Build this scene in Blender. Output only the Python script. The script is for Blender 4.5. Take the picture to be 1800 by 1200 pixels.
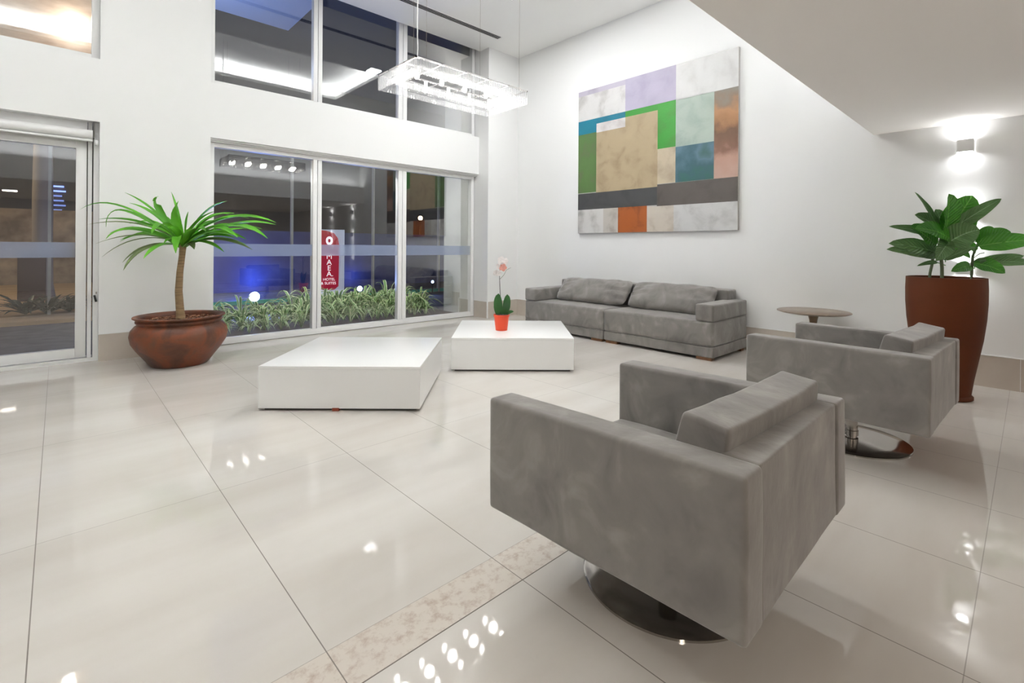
import bpy, bmesh, math, random
from mathutils import Vector, Matrix, noise
sc = bpy.context.scene
for o in list(bpy.data.objects): bpy.data.objects.remove(o)
COL = sc.collection
R_ = math.radians
PI = math.pi

# ---------------------------------------------------------------- camera
H = 1.115
cam_d = bpy.data.cameras.new('camera')
cam_d.sensor_width = 36; cam_d.lens = 854.5 / 1800 * 36
cam_d.shift_y = (434.6 - 600) / 1800
cam_d.clip_start = .05; cam_d.clip_end = 300
cam = bpy.data.objects.new('camera', cam_d); COL.objects.link(cam)
a = math.atan(915 / 854.5)
fwd = Vector((math.cos(a), math.sin(a), 0)); rgt = Vector((math.sin(a), -math.cos(a), 0)); up = Vector((0, 0, 1))
rl = R_(.4)
cr = rgt * math.cos(rl) + up * math.sin(rl); cu = -rgt * math.sin(rl) + up * math.cos(rl)
M = Matrix((cr, cu, -fwd)).transposed().to_4x4(); M.translation = (0, 0, H)
cam.matrix_world = M
sc.camera = cam

# ---------------------------------------------------------------- world, exposure
w = bpy.data.worlds.new('night_sky'); sc.world = w; w.use_nodes = True
w.node_tree.nodes['Background'].inputs[0].default_value = (.16, .2, .42, 1)
w.node_tree.nodes['Background'].inputs[1].default_value = .06
sc.view_settings.view_transform = 'Standard'; sc.view_settings.look = 'None'
sc.view_settings.gamma = 1; sc.view_settings.use_curve_mapping = False
sc.view_settings.exposure = -0.17
sc.cycles.use_denoising = True
sc.cycles.max_bounces = 9; sc.cycles.diffuse_bounces = 5; sc.cycles.glossy_bounces = 5
sc.cycles.transparent_max_bounces = 16; sc.cycles.transmission_bounces = 6
sc.cycles.sample_clamp_indirect = 25; sc.cycles.caustics_reflective = False; sc.cycles.caustics_refractive = False

def area(name, loc, size, power, color=(1, 1, 1), rot=(0, 0, 0), sy=None, spread=None, parent=None):
    l = bpy.data.lights.new(name, 'AREA'); l.energy = power; l.color = color
    l.shape = 'RECTANGLE' if sy else 'SQUARE'; l.size = size
    if sy: l.size_y = sy
    if spread: l.spread = spread
    o = bpy.data.objects.new(name, l); o.location = loc; o.rotation_euler = rot; COL.objects.link(o)
    if parent: o.parent = parent
    return o
def point(name, loc, power, color=(1, 1, 1), rad=.03, parent=None):
    l = bpy.data.lights.new(name, 'POINT'); l.energy = power; l.color = color; l.shadow_soft_size = rad
    o = bpy.data.objects.new(name, l); o.location = loc; COL.objects.link(o)
    if parent: o.parent = parent
    return o

WHITE = (.97, .985, 1)
CZ = 4.25            # main ceiling height
LZ = 2.19            # low ceiling height
LY = 1.02            # edge of the low ceiling
# square ceiling panels: (x, y, z, watts)
PANELS = [(4.08, 4.41, CZ, 46), (-1.2, 4.75, CZ, 16)]  # the second is unseen, added to brighten the high room
LOWP = [(-.7, -1.4, LZ, 20), (-2.2, -1.4, LZ, 12), (1.2, -3.2, LZ, 16), (2.9, -3.2, LZ, 17)]  # both back-wall panels are unseen, added to brighten the low zone
for i, (x, y, z, p) in enumerate(PANELS): area('panel_light', (x, y, z - .03), .2, p, WHITE)
for i, (x, y, z, p) in enumerate(LOWP): area('panel_light', (x, y, z - .03), .2, p, (1, .9, .79))
# cove strips in the hidden margin of the ceiling recess
RX0, RX1, RY0, RY1 = -1.6, 4.33, 2.18, 4.2
for (x, y, sx, sy, pw) in ((1.36, RY0 - .11, 5.9, .05, 84), (1.36, RY1 + .11, 5.9, .05, 165), (RX1 + .11, 3.19, .05, 2.0, 62), (RX0 - .11, 3.19, .05, 2.0, 84)):
    area('cove_light', (x, y, CZ + .1), sx, pw, (.965, .985, 1), (PI, 0, 0), sy)
area('cove_light', (1.5, LY - .12, 2.6), 8, 66, (.965, .985, 1), (PI, 0, 0), .05)
# blue garden floodlights
def flood_light(loc, p, aim):
    l = bpy.data.lights.new('flood_light', 'SPOT'); l.energy = p; l.color = (.16, .3, 1); l.spot_size = R_(150); l.spot_blend = .8; l.shadow_soft_size = .06
    o = bpy.data.objects.new('flood_light', l); o.location = loc
    o.rotation_euler = (Vector(aim) - Vector(loc)).to_track_quat('-Z', 'Y').to_euler(); COL.objects.link(o)

# ---------------------------------------------------------------- materials
def mat(name, col, rough=.5, metal=0, spec=.5, emit=None, es=0, sheen=0, coat=0):
    m = bpy.data.materials.new(name); m.use_nodes = True; b = m.node_tree.nodes['Principled BSDF']
    b.inputs['Base Color'].default_value = (*col, 1); b.inputs['Roughness'].default_value = rough
    b.inputs['Metallic'].default_value = metal; b.inputs['Specular IOR Level'].default_value = spec
    b.inputs['Sheen Weight'].default_value = sheen; b.inputs['Coat Weight'].default_value = coat
    if emit: b.inputs['Emission Color'].default_value = (*emit, 1); b.inputs['Emission Strength'].default_value = es
    return m
def N(m, t, **k):
    n = m.node_tree.nodes.new(t)
    for a_, v in k.items(): setattr(n, a_, v)
    return n
def L(m, a_, b_): m.node_tree.links.new(a_, b_)
def B(m): return m.node_tree.nodes['Principled BSDF']
def srgb(*c): return tuple(((x / 255) / 12.92 if x / 255 <= .04045 else ((x / 255 + .055) / 1.055) ** 2.4) for x in c)
def noisy(name, stops, scale=3, detail=4, rough=.6, bump=0, bscale=None, stretch=(1, 1, 1), dist=0, coord='Object', **k):
    m = mat(name, stops[0][1], rough, **k)
    tc = N(m, 'ShaderNodeTexCoord'); mp = N(m, 'ShaderNodeMapping'); mp.inputs['Scale'].default_value = stretch
    L(m, tc.outputs[coord], mp.inputs[0])
    nz = N(m, 'ShaderNodeTexNoise'); nz.inputs['Scale'].default_value = scale; nz.inputs['Detail'].default_value = detail; nz.inputs['Distortion'].default_value = dist
    L(m, mp.outputs[0], nz.inputs['Vector'])
    rp = N(m, 'ShaderNodeValToRGB'); e = rp.color_ramp.elements
    e[0].position, e[0].color = stops[0][0], (*stops[0][1], 1); e[1].position, e[1].color = stops[-1][0], (*stops[-1][1], 1)
    for s in stops[1:-1]: q = e.new(s[0]); q.color = (*s[1], 1)
    L(m, nz.outputs['Fac'], rp.inputs[0]); L(m, rp.outputs[0], B(m).inputs['Base Color'])
    if bump:
        n2 = N(m, 'ShaderNodeTexNoise'); n2.inputs['Scale'].default_value = bscale or scale * 8; n2.inputs['Detail'].default_value = 3
        L(m, mp.outputs[0], n2.inputs['Vector']); bp = N(m, 'ShaderNodeBump'); bp.inputs['Strength'].default_value = bump; bp.inputs['Distance'].default_value = .02
        L(m, n2.outputs['Fac'], bp.inputs['Height']); L(m, bp.outputs[0], B(m).inputs['Normal'])
    return m
M_wall = mat('wall_paint', (.80, .80, .79), .7, spec=.2)
M_ceil = mat('ceiling_paint', (.88, .88, .865), .75, spec=.2)
M_low = mat('low_ceiling_paint', (.9, .875, .84), .75, spec=.2)
M_frame = mat('white_aluminium', (.78, .78, .77), .35)
M_seam = mat('dark_seam', (.05, .05, .05), .8)
M_base = noisy('skirting_tile', [(.35, srgb(186, 176, 165)), (.65, srgb(196, 187, 176))], 2.5, rough=.25)
M_white = mat('white_lacquer', (.86, .86, .85), .22, spec=.5)
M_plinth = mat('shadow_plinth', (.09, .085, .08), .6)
M_suede = noisy('grey_suede', [(.3, (.15, .139, .129)), (.45, (.2, .187, .175)), (.55, (.218, .204, .19)), (.7, (.29, .274, .256))], 5.5, 6, .95, .2, 12, (1, 1, .8), 1.0, spec=.1, sheen=.45)
B(M_suede).inputs['Sheen Roughness'].default_value = .5
M_chrome = mat('chrome', (.5, .47, .44), .12, 1)
M_wood = noisy('brown_wood', [(.3, srgb(92, 60, 36)), (.7, srgb(125, 85, 52))], 4, rough=.45, stretch=(1, 8, 1))
M_tabletop = noisy('walnut_laminate', [(.3, srgb(112, 98, 84)), (.7, srgb(134, 118, 102))], 5, rough=.3, stretch=(1, 6, 1))
M_tabledark = mat('bronze_stem', srgb(98, 78, 56), .35)
M_black = mat('black', (.012, .012, .012), .5)
M_terra = noisy('aged_terracotta', [(.3, srgb(72, 46, 34)), (.45, srgb(94, 58, 42)), (.56, srgb(118, 64, 40)), (.72, srgb(96, 66, 50))], 5, 8, .42, .12, 30, dist=.6, spec=.3)
M_rust = noisy('corten_planter', [(.3, srgb(80, 38, 14)), (.7, srgb(92, 45, 18))], 2.5, rough=.6, spec=.2)
M_bark = noisy('bark_chips', [(.35, srgb(80, 50, 34)), (.65, srgb(150, 105, 78))], 30, rough=.9)
M_trunk = noisy('palm_trunk', [(.3, srgb(120, 96, 66)), (.7, srgb(160, 134, 98))], 6, rough=.8, stretch=(1, 1, 12), bump=.3)
def leafmat(name, c0, c1, c2=None, rough=.4, trans=.25):
    m = noisy(name, [(.3, c0), (.7, c1)], 3, rough=rough)
    b = B(m); rp = b.inputs['Base Color'].links[0].from_socket
    uvn = N(m, 'ShaderNodeTexCoord'); sp = N(m, 'ShaderNodeSeparateXYZ'); L(m, uvn.outputs['UV'], sp.inputs[0])
    if c2:   # stripe colour by the distance from the midrib
        s = N(m, 'ShaderNodeMath', operation='SUBTRACT'); L(m, sp.outputs[0], s.inputs[0]); s.inputs[1].default_value = .5
        ab = N(m, 'ShaderNodeMath', operation='ABSOLUTE'); L(m, s.outputs[0], ab.inputs[0])
        gt = N(m, 'ShaderNodeMath', operation=c2[1]); L(m, ab.outputs[0], gt.inputs[0]); gt.inputs[1].default_value = c2[2]
        mx = N(m, 'ShaderNodeMixRGB'); L(m, gt.outputs[0], mx.inputs[0]); L(m, rp, mx.inputs[1]); mx.inputs[2].default_value = (*c2[0], 1)
        rp = mx.outputs[0]; L(m, rp, b.inputs['Base Color'])
    tr = N(m, 'ShaderNodeBsdfTranslucent'); L(m, rp, tr.inputs[0])
    ms = N(m, 'ShaderNodeMixShader'); ms.inputs[0].default_value = trans
    out = m.node_tree.nodes['Material Output']; L(m, b.outputs[0], ms.inputs[1]); L(m, tr.outputs[0], ms.inputs[2]); L(m, ms.outputs[0], out.inputs[0])
    return m
M_drac = leafmat('dracaena_leaf', srgb(68, 142, 30), srgb(110, 188, 50), rough=.38)
M_drac2 = leafmat('dracaena_old_leaf', srgb(86, 104, 60), srgb(118, 134, 84), rough=.5)
M_ficus = leafmat('broad_leaf', srgb(46, 116, 28), srgb(80, 160, 42), (srgb(112, 178, 76), 'LESS_THAN', .025), .35, .15)
M_ficus2 = leafmat('broad_leaf_underside', srgb(76, 118, 62), srgb(110, 148, 94), (srgb(142, 178, 132), 'LESS_THAN', .025), .45, .15)
for m in (M_ficus, M_ficus2):      # side veins, pressed into the blade along its length
    tc = N(m, 'ShaderNodeTexCoord'); sp = N(m, 'ShaderNodeSeparateXYZ'); L(m, tc.outputs['UV'], sp.inputs[0])
    def q_(op, a_, b_):
        n = N(m, 'ShaderNodeMath', operation=op)
        for i_, v_ in enumerate((a_, b_)):
            if isinstance(v_, (int, float)): n.inputs[i_].default_value = v_
            elif v_ is not None: L(m, v_, n.inputs[i_])
        return n.outputs[0]
    ph = q_('SUBTRACT', q_('MULTIPLY', sp.outputs[1], 75), q_('MULTIPLY', q_('ABSOLUTE', q_('SUBTRACT', sp.outputs[0], .5), None), 34))
    bp = N(m, 'ShaderNodeBump'); bp.inputs['Strength'].default_value = .55; bp.inputs['Distance'].default_value = .004
    L(m, q_('SINE', ph, None), bp.inputs['Height']); L(m, bp.outputs[0], B(m).inputs['Normal'])
M_spider = leafmat('striped_grass', srgb(84, 134, 66), srgb(118, 164, 84), (srgb(226, 234, 184), 'GREATER_THAN', .33), .45, .2)
M_orleaf = leafmat('orchid_leaf', srgb(30, 78, 36), srgb(60, 112, 52), None, .3, .1)
M_petal = leafmat('white_petal', srgb(232, 226, 222), srgb(245, 240, 238), None, .6, .3)
M_petal2 = leafmat('pink_petal', srgb(226, 138, 118), srgb(238, 190, 178), None, .6, .3)
M_redpot = mat('red_plastic', srgb(222, 74, 38), .4)
M_stem = mat('dark_stem', srgb(50, 48, 42), .6)
M_gstem = mat('green_stem', srgb(92, 106, 72), .6)
M_canvas = mat('canvas_edge', srgb(176, 172, 168), .8)
M_panel = mat('led_panel', (1, 1, 1), .5, emit=(1, .99, .97), es=7)
M_cove = mat('led_strip', (1, 1, 1), .5, emit=(1, .99, .97), es=3)
M_bulb = mat('lit_bulb', (1, 1, 1), .5, emit=(1, .98, .94), es=34)
M_asph = noisy('asphalt', [(.3, srgb(70, 70, 74)), (.7, srgb(96, 96, 98))], 6, rough=.75)
M_pave = noisy('sandy_pavement', [(.3, srgb(190, 160, 120)), (.7, srgb(215, 188, 148))], 2, rough=.85, stretch=(.3, 2, 1))
M_stone = noisy('rough_stone', [(.3, srgb(110, 96, 84)), (.7, srgb(190, 172, 150))], 2.2, 6, .9)
M_soil = mat('soil', srgb(50, 42, 36), .95)
M_ext = noisy('exterior_render', [(.4, srgb(168, 170, 160)), (.6, srgb(180, 182, 172))], 2, rough=.8)
M_sign = mat('sign_red', srgb(176, 20, 48), .35, emit=srgb(176, 20, 60), es=.5)
M_signw = mat('sign_white', (.85, .87, .92), .4, emit=(.6, .7, 1), es=.2)
M_letter = mat('sign_letter', (.9, .9, .9), .4, emit=(1, .95, 1), es=1.0)
def glassmat():
    m = bpy.data.materials.new('window_glass'); m.use_nodes = True; nt = m.node_tree; nt.nodes.remove(B(m))
    t = N(m, 'ShaderNodeBsdfTransparent'); t.inputs[0].default_value = (.93, .95, .95, 1)
    g = N(m, 'ShaderNodeBsdfGlossy'); g.inputs['Roughness'].default_value = 0.0; g.inputs[0].default_value = (1, 1, 1, 1)
    fr = N(m, 'ShaderNodeFresnel'); fr.inputs[0].default_value = 1.5
    ml = N(m, 'ShaderNodeMath', operation='MULTIPLY'); ml.inputs[1].default_value = 3.4; ml.use_clamp = True
    L(m, fr.outputs[0], ml.inputs[0])
    mx = N(m, 'ShaderNodeMixShader'); L(m, ml.outputs[0], mx.inputs[0]); L(m, t.outputs[0], mx.inputs[1]); L(m, g.outputs[0], mx.inputs[2])
    L(m, mx.outputs[0], nt.nodes['Material Output'].inputs[0]); return m
M_glass = glassmat()
def mixmat(name, layers):
    """transparent + others: layers = (transparent weight, translucent colour, weight, glossy weight)"""
    m = bpy.data.materials.new(name); m.use_nodes = True; nt = m.node_tree; nt.nodes.remove(B(m))
    tw, tc_, lw, gw = layers
    t = N(m, 'ShaderNodeBsdfTransparent'); l = N(m, 'ShaderNodeBsdfTranslucent'); l.inputs[0].default_value = (*tc_, 1)
    d = N(m, 'ShaderNodeBsdfDiffuse'); d.inputs[0].default_value = (*tc_, 1)
    g = N(m, 'ShaderNodeBsdfGlossy'); g.inputs['Roughness'].default_value = .08
    a1 = N(m, 'ShaderNodeMixShader'); a1.inputs[0].default_value = .5; L(m, l.outputs[0], a1.inputs[1]); L(m, d.outputs[0], a1.inputs[2])
    a2 = N(m, 'ShaderNodeMixShader'); a2.inputs[0].default_value = gw / (gw + lw); L(m, a1.outputs[0], a2.inputs[1]); L(m, g.outputs[0], a2.inputs[2])
    a3 = N(m, 'ShaderNodeMixShader'); a3.inputs[0].default_value = tw; L(m, a2.outputs[0], a3.inputs[1]); L(m, t.outputs[0], a3.inputs[2])
    L(m, a3.outputs[0], nt.nodes['Material Output'].inputs[0]); return m
M_film = mixmat('frosted_film', (.45, (.6, .68, .8), 1, .05))
M_mark = mat('film_mark', (.3, .34, .42), .6)
M_crystal = mixmat('crystal', (.58, (1, 1, 1), .6, .5))

# floor: 60 x 120 cm glossy tiles, with a strip of speckled stone across the room
def floormat():
    m = mat('polished_floor', (.6, .58, .55), .05); b = B(m)
    tc = N(m, 'ShaderNodeTexCoord'); sp = N(m, 'ShaderNodeSeparateXYZ'); L(m, tc.outputs['Object'], sp.inputs[0])
    def mth(op, a_, b_=None, c=None):
        n = N(m, 'ShaderNodeMath', operation=op)
        for i, v in enumerate((a_, b_, c)):
            if v is None: continue
            if isinstance(v, (int, float)): n.inputs[i].default_value = v
            else: L(m, v, n.inputs[i])
        return n.outputs[0]
    x, y = sp.outputs[0], sp.outputs[1]
    def line(v, off, per, wd):
        q = mth('PINGPONG', mth('SUBTRACT', v, off), per / 2)   # distance to nearest multiple
        return mth('LESS_THAN', q, wd)
    lx = line(x, .545, .6, .0016)
    upz = mth('GREATER_THAN', y, 1.32); loz = mth('LESS_THAN', y, 1.163)
    ly1 = mth('MULTIPLY', line(y, 1.32, 1.2, .0013), mth('GREATER_THAN', y, 1.319))
    ly2 = mth('MULTIPLY', line(y, 1.163, 1.045, .0013), mth('LESS_THAN', y, 1.164))
    mid = mth('MULTIPLY', mth('SUBTRACT', 1, upz), mth('SUBTRACT', 1, loz))
    edge = mth('LESS_THAN', mth('ABSOLUTE', mth('SUBTRACT', y, 1.163)), .002)
    lines = mth('MAXIMUM', mth('MULTIPLY', lx, .85), mth('MAXIMUM', mth('MULTIPLY', mth('MAXIMUM', ly1, ly2), .45), edge))
    # tile tone: streaky porcelain, a little different per tile
    mp = N(m, 'ShaderNodeMapping'); mp.inputs['Scale'].default_value = (.5, 2.2, 1); mp.inputs['Rotation'].default_value = (0, 0, .5); L(m, tc.outputs['Object'], mp.inputs[0])
    nz = N(m, 'ShaderNodeTexNoise'); nz.inputs['Scale'].default_value = 1.6; nz.inputs['Detail'].default_value = 4; L(m, mp.outputs[0], nz.inputs['Vector'])
    rp = N(m, 'ShaderNodeValToRGB'); e = rp.color_ramp.elements; e[0].position = .3; e[0].color = (*srgb(203, 197, 189), 1); e[1].position = .7; e[1].color = (*srgb(215, 211, 205), 1)
    L(m, nz.outputs['Fac'], rp.inputs[0])
    n2 = N(m, 'ShaderNodeTexNoise'); n2.inputs['Scale'].default_value = 24; n2.inputs['Detail'].default_value = 7; n2.inputs['Roughness'].default_value = .7; L(m, tc.outputs['Object'], n2.inputs['Vector'])
    r2 = N(m, 'ShaderNodeValToRGB'); e = r2.color_ramp.elements; e[0].position = .34; e[0].color = (*srgb(186, 170, 158), 1); e[1].position = .52; e[1].color = (*srgb(212, 204, 194), 1)
    L(m, n2.outputs['Fac'], r2.inputs[0])
    mx = N(m, 'ShaderNodeMixRGB'); L(m, mid, mx.inputs[0]); L(m, rp.outputs[0], mx.inputs[1]); L(m, r2.outputs[0], mx.inputs[2])
    mx2 = N(m, 'ShaderNodeMixRGB'); L(m, lines, mx2.inputs[0]); L(m, mx.outputs[0], mx2.inputs[1]); mx2.inputs[2].default_value = (*srgb(96, 86, 76), 1)
    L(m, mx2.outputs[0], b.inputs['Base Color'])
    rr = mth('MULTIPLY_ADD', lines, .5, mth('MULTIPLY_ADD', mid, .05, .035)); L(m, rr, b.inputs['Roughness'])
    return m
M_floor = floormat()

# ---------------------------------------------------------------- mesh helpers
def mesh_obj(name, bm, m, parent=None, smooth=35, loc=None):
    me = bpy.data.meshes.new(name)
    bmesh.ops.recalc_face_normals(bm, faces=bm.faces)
    bm.to_mesh(me); bm.free()
    for mm in (m if isinstance(m, (list, tuple)) else [m]): me.materials.append(mm)
    if smooth:
        me.polygons.foreach_set('use_smooth', [True] * len(me.polygons)); me.set_sharp_from_angle(angle=R_(smooth))
    o = bpy.data.objects.new(name, me); COL.objects.link(o)
    if parent: o.parent = parent
    if loc: o.location = loc
    return o
def box(bm, x0, y0, z0, x1, y1, z1, bev=0, seg=2, mi=0):
    r = bmesh.ops.create_cube(bm, size=1); vs = r['verts']
    for v in vs: v.co = Vector((x0 + (v.co.x + .5) * (x1 - x0), y0 + (v.co.y + .5) * (y1 - y0), z0 + (v.co.z + .5) * (z1 - z0)))
    fs = {f for v in vs for f in v.link_faces}
    for f in fs: f.material_index = mi
    if bev: bmesh.ops.bevel(bm, geom=list({e for v in vs for e in v.link_edges}), offset=bev, segments=seg, affect='EDGES', profile=.6)
    return bm
def boxes(*bs, bev=0):
    bm = bmesh.new()
    for b in bs: box(bm, *b, bev=bev)
    return bm
def lathe(prof, n=48, bm=None, c=(0, 0)):
    bm = bm or bmesh.new(); rings = []
    for r, z in prof:
        rings.append([bm.verts.new((c[0] + max(r, 1e-4) * math.cos(2 * PI * i / n), c[1] + max(r, 1e-4) * math.sin(2 * PI * i / n), z)) for i in range(n)])
    for a_, b_ in zip(rings, rings[1:]):
        for i in range(n): bm.faces.new((a_[i], a_[(i + 1) % n], b_[(i + 1) % n], b_[i]))
    return bm
def tube(bm, pts, rad, n=8, caps=True):
    pts = [Vector(p) for p in pts]; rad = rad if isinstance(rad, (list, tuple)) else [rad] * len(pts)
    rings = []
    for i, p in enumerate(pts):
        d = (pts[min(i + 1, len(pts) - 1)] - pts[max(i - 1, 0)]).normalized()
        s = d.cross(Vector((0, 0, 1)) if abs(d.z) < .95 else Vector((1, 0, 0))).normalized(); t = d.cross(s)
        rings.append([bm.verts.new(p + (s * math.cos(2 * PI * k / n) + t * math.sin(2 * PI * k / n)) * rad[i]) for k in range(n)])
    for a_, b_ in zip(rings, rings[1:]):
        for k in range(n): bm.faces.new((a_[k], a_[(k + 1) % n], b_[(k + 1) % n], b_[k]))
    if caps: bm.faces.new(rings[0]); bm.faces.new(rings[-1])
    return bm
def prism(bm, poly, axis, a0, a1):
    """extrude a 2-D outline along an axis (0 x, 1 y, 2 z)"""
    def P(u, v, w_): return {0: (w_, u, v), 1: (u, w_, v), 2: (u, v, w_)}[axis]
    A = [bm.verts.new(P(u, v, a0)) for u, v in poly]; C = [bm.verts.new(P(u, v, a1)) for u, v in poly]
    bm.faces.new(A); bm.faces.new(C[::-1])
    for i in range(len(poly)): j = (i + 1) % len(poly); bm.faces.new((A[i], A[j], C[j], C[i]))
    return bm
def bez(p0, p1, p2, t): return p0 * (1 - t) ** 2 + p1 * 2 * t * (1 - t) + p2 * t * t
def leaf(bm, base, mid, tip, width, nrm, seg=8, fold=.18, wprof=None, mi=0, ripple=0, thick=0):
    """curved blade with a folded midrib; nrm = the way its upper face looks"""
    base, mid, tip, nrm = Vector(base), Vector(mid), Vector(tip), Vector(nrm)
    uvl = bm.loops.layers.uv.verify(); rows = []
    wprof = wprof or (lambda t: math.sin(PI * min(1, .08 + t * .92)) ** .6)
    for i in range(seg + 1):
        t = i / seg; p = bez(base, mid, tip, t); d = (bez(base, mid, tip, min(1, t + .02)) - bez(base, mid, tip, max(0, t - .02))).normalized()
        s = d.cross(nrm).normalized(); n_ = s.cross(d).normalized()
        if n_.dot(nrm) < 0: n_ = -n_
        wd = width * .5 * max(wprof(t), .02); rp_ = ripple * math.sin(t * 14) * wd
        rows.append([bm.verts.new(p + s * wd * k + n_ * (abs(k) * wd * fold * 2 + (rp_ * k if abs(k) == 1 else 0))) for k in (-1, -.5, 0, .5, 1)])
    for i in range(seg):
        for k in range(4):
            f = bm.faces.new((rows[i][k], rows[i][k + 1], rows[i + 1][k + 1], rows[i + 1][k])); f.material_index = mi
            for lp, uv in zip(f.loops, ((k / 4, i / seg), ((k + 1) / 4, i / seg), ((k + 1) / 4, (i + 1) / seg), (k / 4, (i + 1) / seg))): lp[uvl].uv = uv
    return bm
def empty(name, loc=(0, 0, 0), rz=0):
    o = bpy.data.objects.new(name, None); o.location = loc; o.rotation_euler = (0, 0, rz); o.empty_display_size = .1; COL.objects.link(o); return o
def tag(o, label=None, cat=None, group=None, kind=None):
    if label: o['label'] = label
    if cat: o['category'] = cat
    if group: o['group'] = group
    if kind: o['kind'] = kind
    return o
def thing(name, loc, rz, label, cat, group=None): return tag(empty(name, loc, rz), label, cat, group)
def struct(name, bm, m, parent=None, smooth=None):
    o = mesh_obj(name, bm, m, parent, smooth)
    if not parent: o['kind'] = 'structure'
    return o
def copy_tree(o, parent=None):
    c = o.copy(); COL.objects.link(c)
    if parent: c.parent = parent
    for ch in [q for q in bpy.data.objects if q.parent == o]: copy_tree(ch, c)
    return c

# ---------------------------------------------------------------- the room
XW, YW, YP, XP = 5.575, 6.07, 5.838, 4.93     # right wall, window wall, pilaster face, pilaster edge
struct('floor', boxes((-5, -4, -.1, XW, 6.3, 0)), M_floor)
struct('wall_right', boxes((XW, -4, 0, XW + .2, 6.6, 4.8)), M_wall)
struct('wall_left', boxes((-5.2, -4, 0, -5, 6.6, 4.8)), M_wall)
struct('wall_back', boxes((-5, -4.2, 0, XW, -4, 2.7)), M_wall)
struct('wall_corner', boxes((XP, YP, 0, XW, 6.42, 4.6)), M_wall)
struct('wall_window', boxes((-5, YW, 2.281, 4.93, 6.34, 2.878), (.285, YW, 0, 1.2, 6.34, 2.281), (.285, YW, 2.878, 1.2, 6.34, 4.6),
                            (-5, YW, 0, -1.15, 6.34, 2.281), (-5, 6.34, 4.6, 4.93, 6.54, 4.8)), M_wall)
# main ceiling with a recessed cove (kept as one mesh), and the pocket over the windows
E_ = .22
struct('ceiling', boxes((-5, LY - .3, CZ, RX0, 6.06, CZ + .06), (RX1, LY - .3, CZ, XW, 6.06, CZ + .06), (RX0, LY - .3, CZ, RX1, RY0, CZ + .06), (RX0, RY1, CZ, RX1, 6.06, CZ + .06),
                        (RX0 - E_, RY0 - E_, CZ + .28, RX1 + E_, RY1 + E_, CZ + .34),
                        (RX0 - E_ - .05, RY0 - E_, CZ + .06, RX0 - E_, RY1 + E_, CZ + .28), (RX1 + E_, RY0 - E_, CZ + .06, RX1 + E_ + .05, RY1 + E_, CZ + .28),
                        (RX0 - E_, RY0 - E_ - .05, CZ + .06, RX1 + E_, RY0 - E_, CZ + .28), (RX0 - E_, RY1 + E_, CZ + .06, RX1 + E_, RY1 + E_ + .05, CZ + .28),
                        (-5, 6.0, CZ + .06, XP, 6.06, 4.6), (-5, 6.06, 4.6, XP, 6.42, 4.7)), M_ceil)
struct('ceiling_low', boxes((-5, -4, LZ, XW, LY, 2.5), (-5, LY - .04, 2.5, XW, LY, 2.57)), M_low)
struct('wall_mezzanine', boxes((-5, LY - .34, 2.5, XW, LY - .3, CZ + .06)), M_wall)
# skirting tiles
def base(name, bs, joints=()):
    bm = bmesh.new()
    for b in bs: box(bm, *b)
    for b in bs:
        e = .004; box(bm, b[0] - e * (b[0] == b[0]), b[1] - e, b[5], b[3] + e, b[4] + e, b[5] + .006, mi=1)
    for b in joints: box(bm, *b, mi=1)
    o = mesh_obj(name, bm, [M_base, M_frame], smooth=None); o['kind'] = 'structure'
base('baseboard_right', [(XW - .012, -4, 0, XW, YP, .257)], [(XW - .0135, y - .002, 0, XW, y + .002, .257) for y in (-1.14, .06, 1.26, 2.46, 3.66, 4.86)])
base('baseboard_corner', [(XP, YP - .012, 0, XW - .012, YP, .257), (XP - .012, YP - .012, 0, XP, 6.16, .257)], [(XP - .0135, YP - .0135, 0, XP + .004, YP + .003, .257)])
base('baseboard_left', [(.285, YW - .012, 0, 1.2, YW, .257)], [(.885, YW - .0135, 0, .889, YW, .257)])

# ---- windows
YG = 6.2
def framebm(x0, x1, z0, z1, mull, t=.055, y0=6.165, y1=6.25, bottom=True):
    bm = bmesh.new()
    box(bm, x0, y0, z0, x0 + t, y1, z1, .004); box(bm, x1 - t, y0, z0, x1, y1, z1, .004)
    box(bm, x0 + t, y0, z1 - t, x1 - t, y1, z1, .004)
    if bottom: box(bm, x0 + t, y0, z0, x1 - t, y1, z0 + t + .015, .004)
    for a_, b_ in mull:
        box(bm, a_, y0, z0 + t, (a_ + b_) / 2 - .004, y1, z1 - t, .004); box(bm, (a_ + b_) / 2 + .004, y0 + .004, z0 + t, b_, y1, z1 - t, .004)
    return bm
def window(name, x0, x1, z0, z1, mull, t=.055, film=None):
    r = empty(name); r['kind'] = 'structure'
    mesh_obj('window_frame', framebm(x0, x1, z0, z1, mull, t), M_frame, r)
    xs = [x0 + t] + [v for m_ in mull for v in m_] + [x1 - t]
    for i in range(0, len(xs), 2):
        mesh_obj('window_pane', boxes((xs[i] - .01, YG, z0 + t, xs[i + 1] + .01, YG, z1 - t)) if 0 else plane_y(xs[i] - .01, xs[i + 1] + .01, z0 + t, z1 - t, YG), M_glass, r, None)
        if film:
            bm = plane_y(xs[i], xs[i + 1], film[0], film[1], YG - .006)
            k = xs[i] + .14
            while k < xs[i + 1] - .05:
                for dx in (-.011, .011):
                    f = [bm.verts.new(p) for p in ((k + dx - .008, YG - .008, film[0] + .085), (k + dx + .008, YG - .008, film[0] + .085), (k + dx + .008, YG - .008, film[0] + .104), (k + dx - .008, YG - .008, film[0] + .104))]
                    bm.faces.new(f).material_index = 1
                k += .29
            mesh_obj('frosted_band', bm, [M_film, M_mark], r, None)
    return r
def plane_y(x0, x1, z0, z1, y):
    bm = bmesh.new(); bm.faces.new([bm.verts.new(p) for p in ((x0, y, z0), (x1, y, z0), (x1, y, z1), (x0, y, z1))]); return bm
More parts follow.
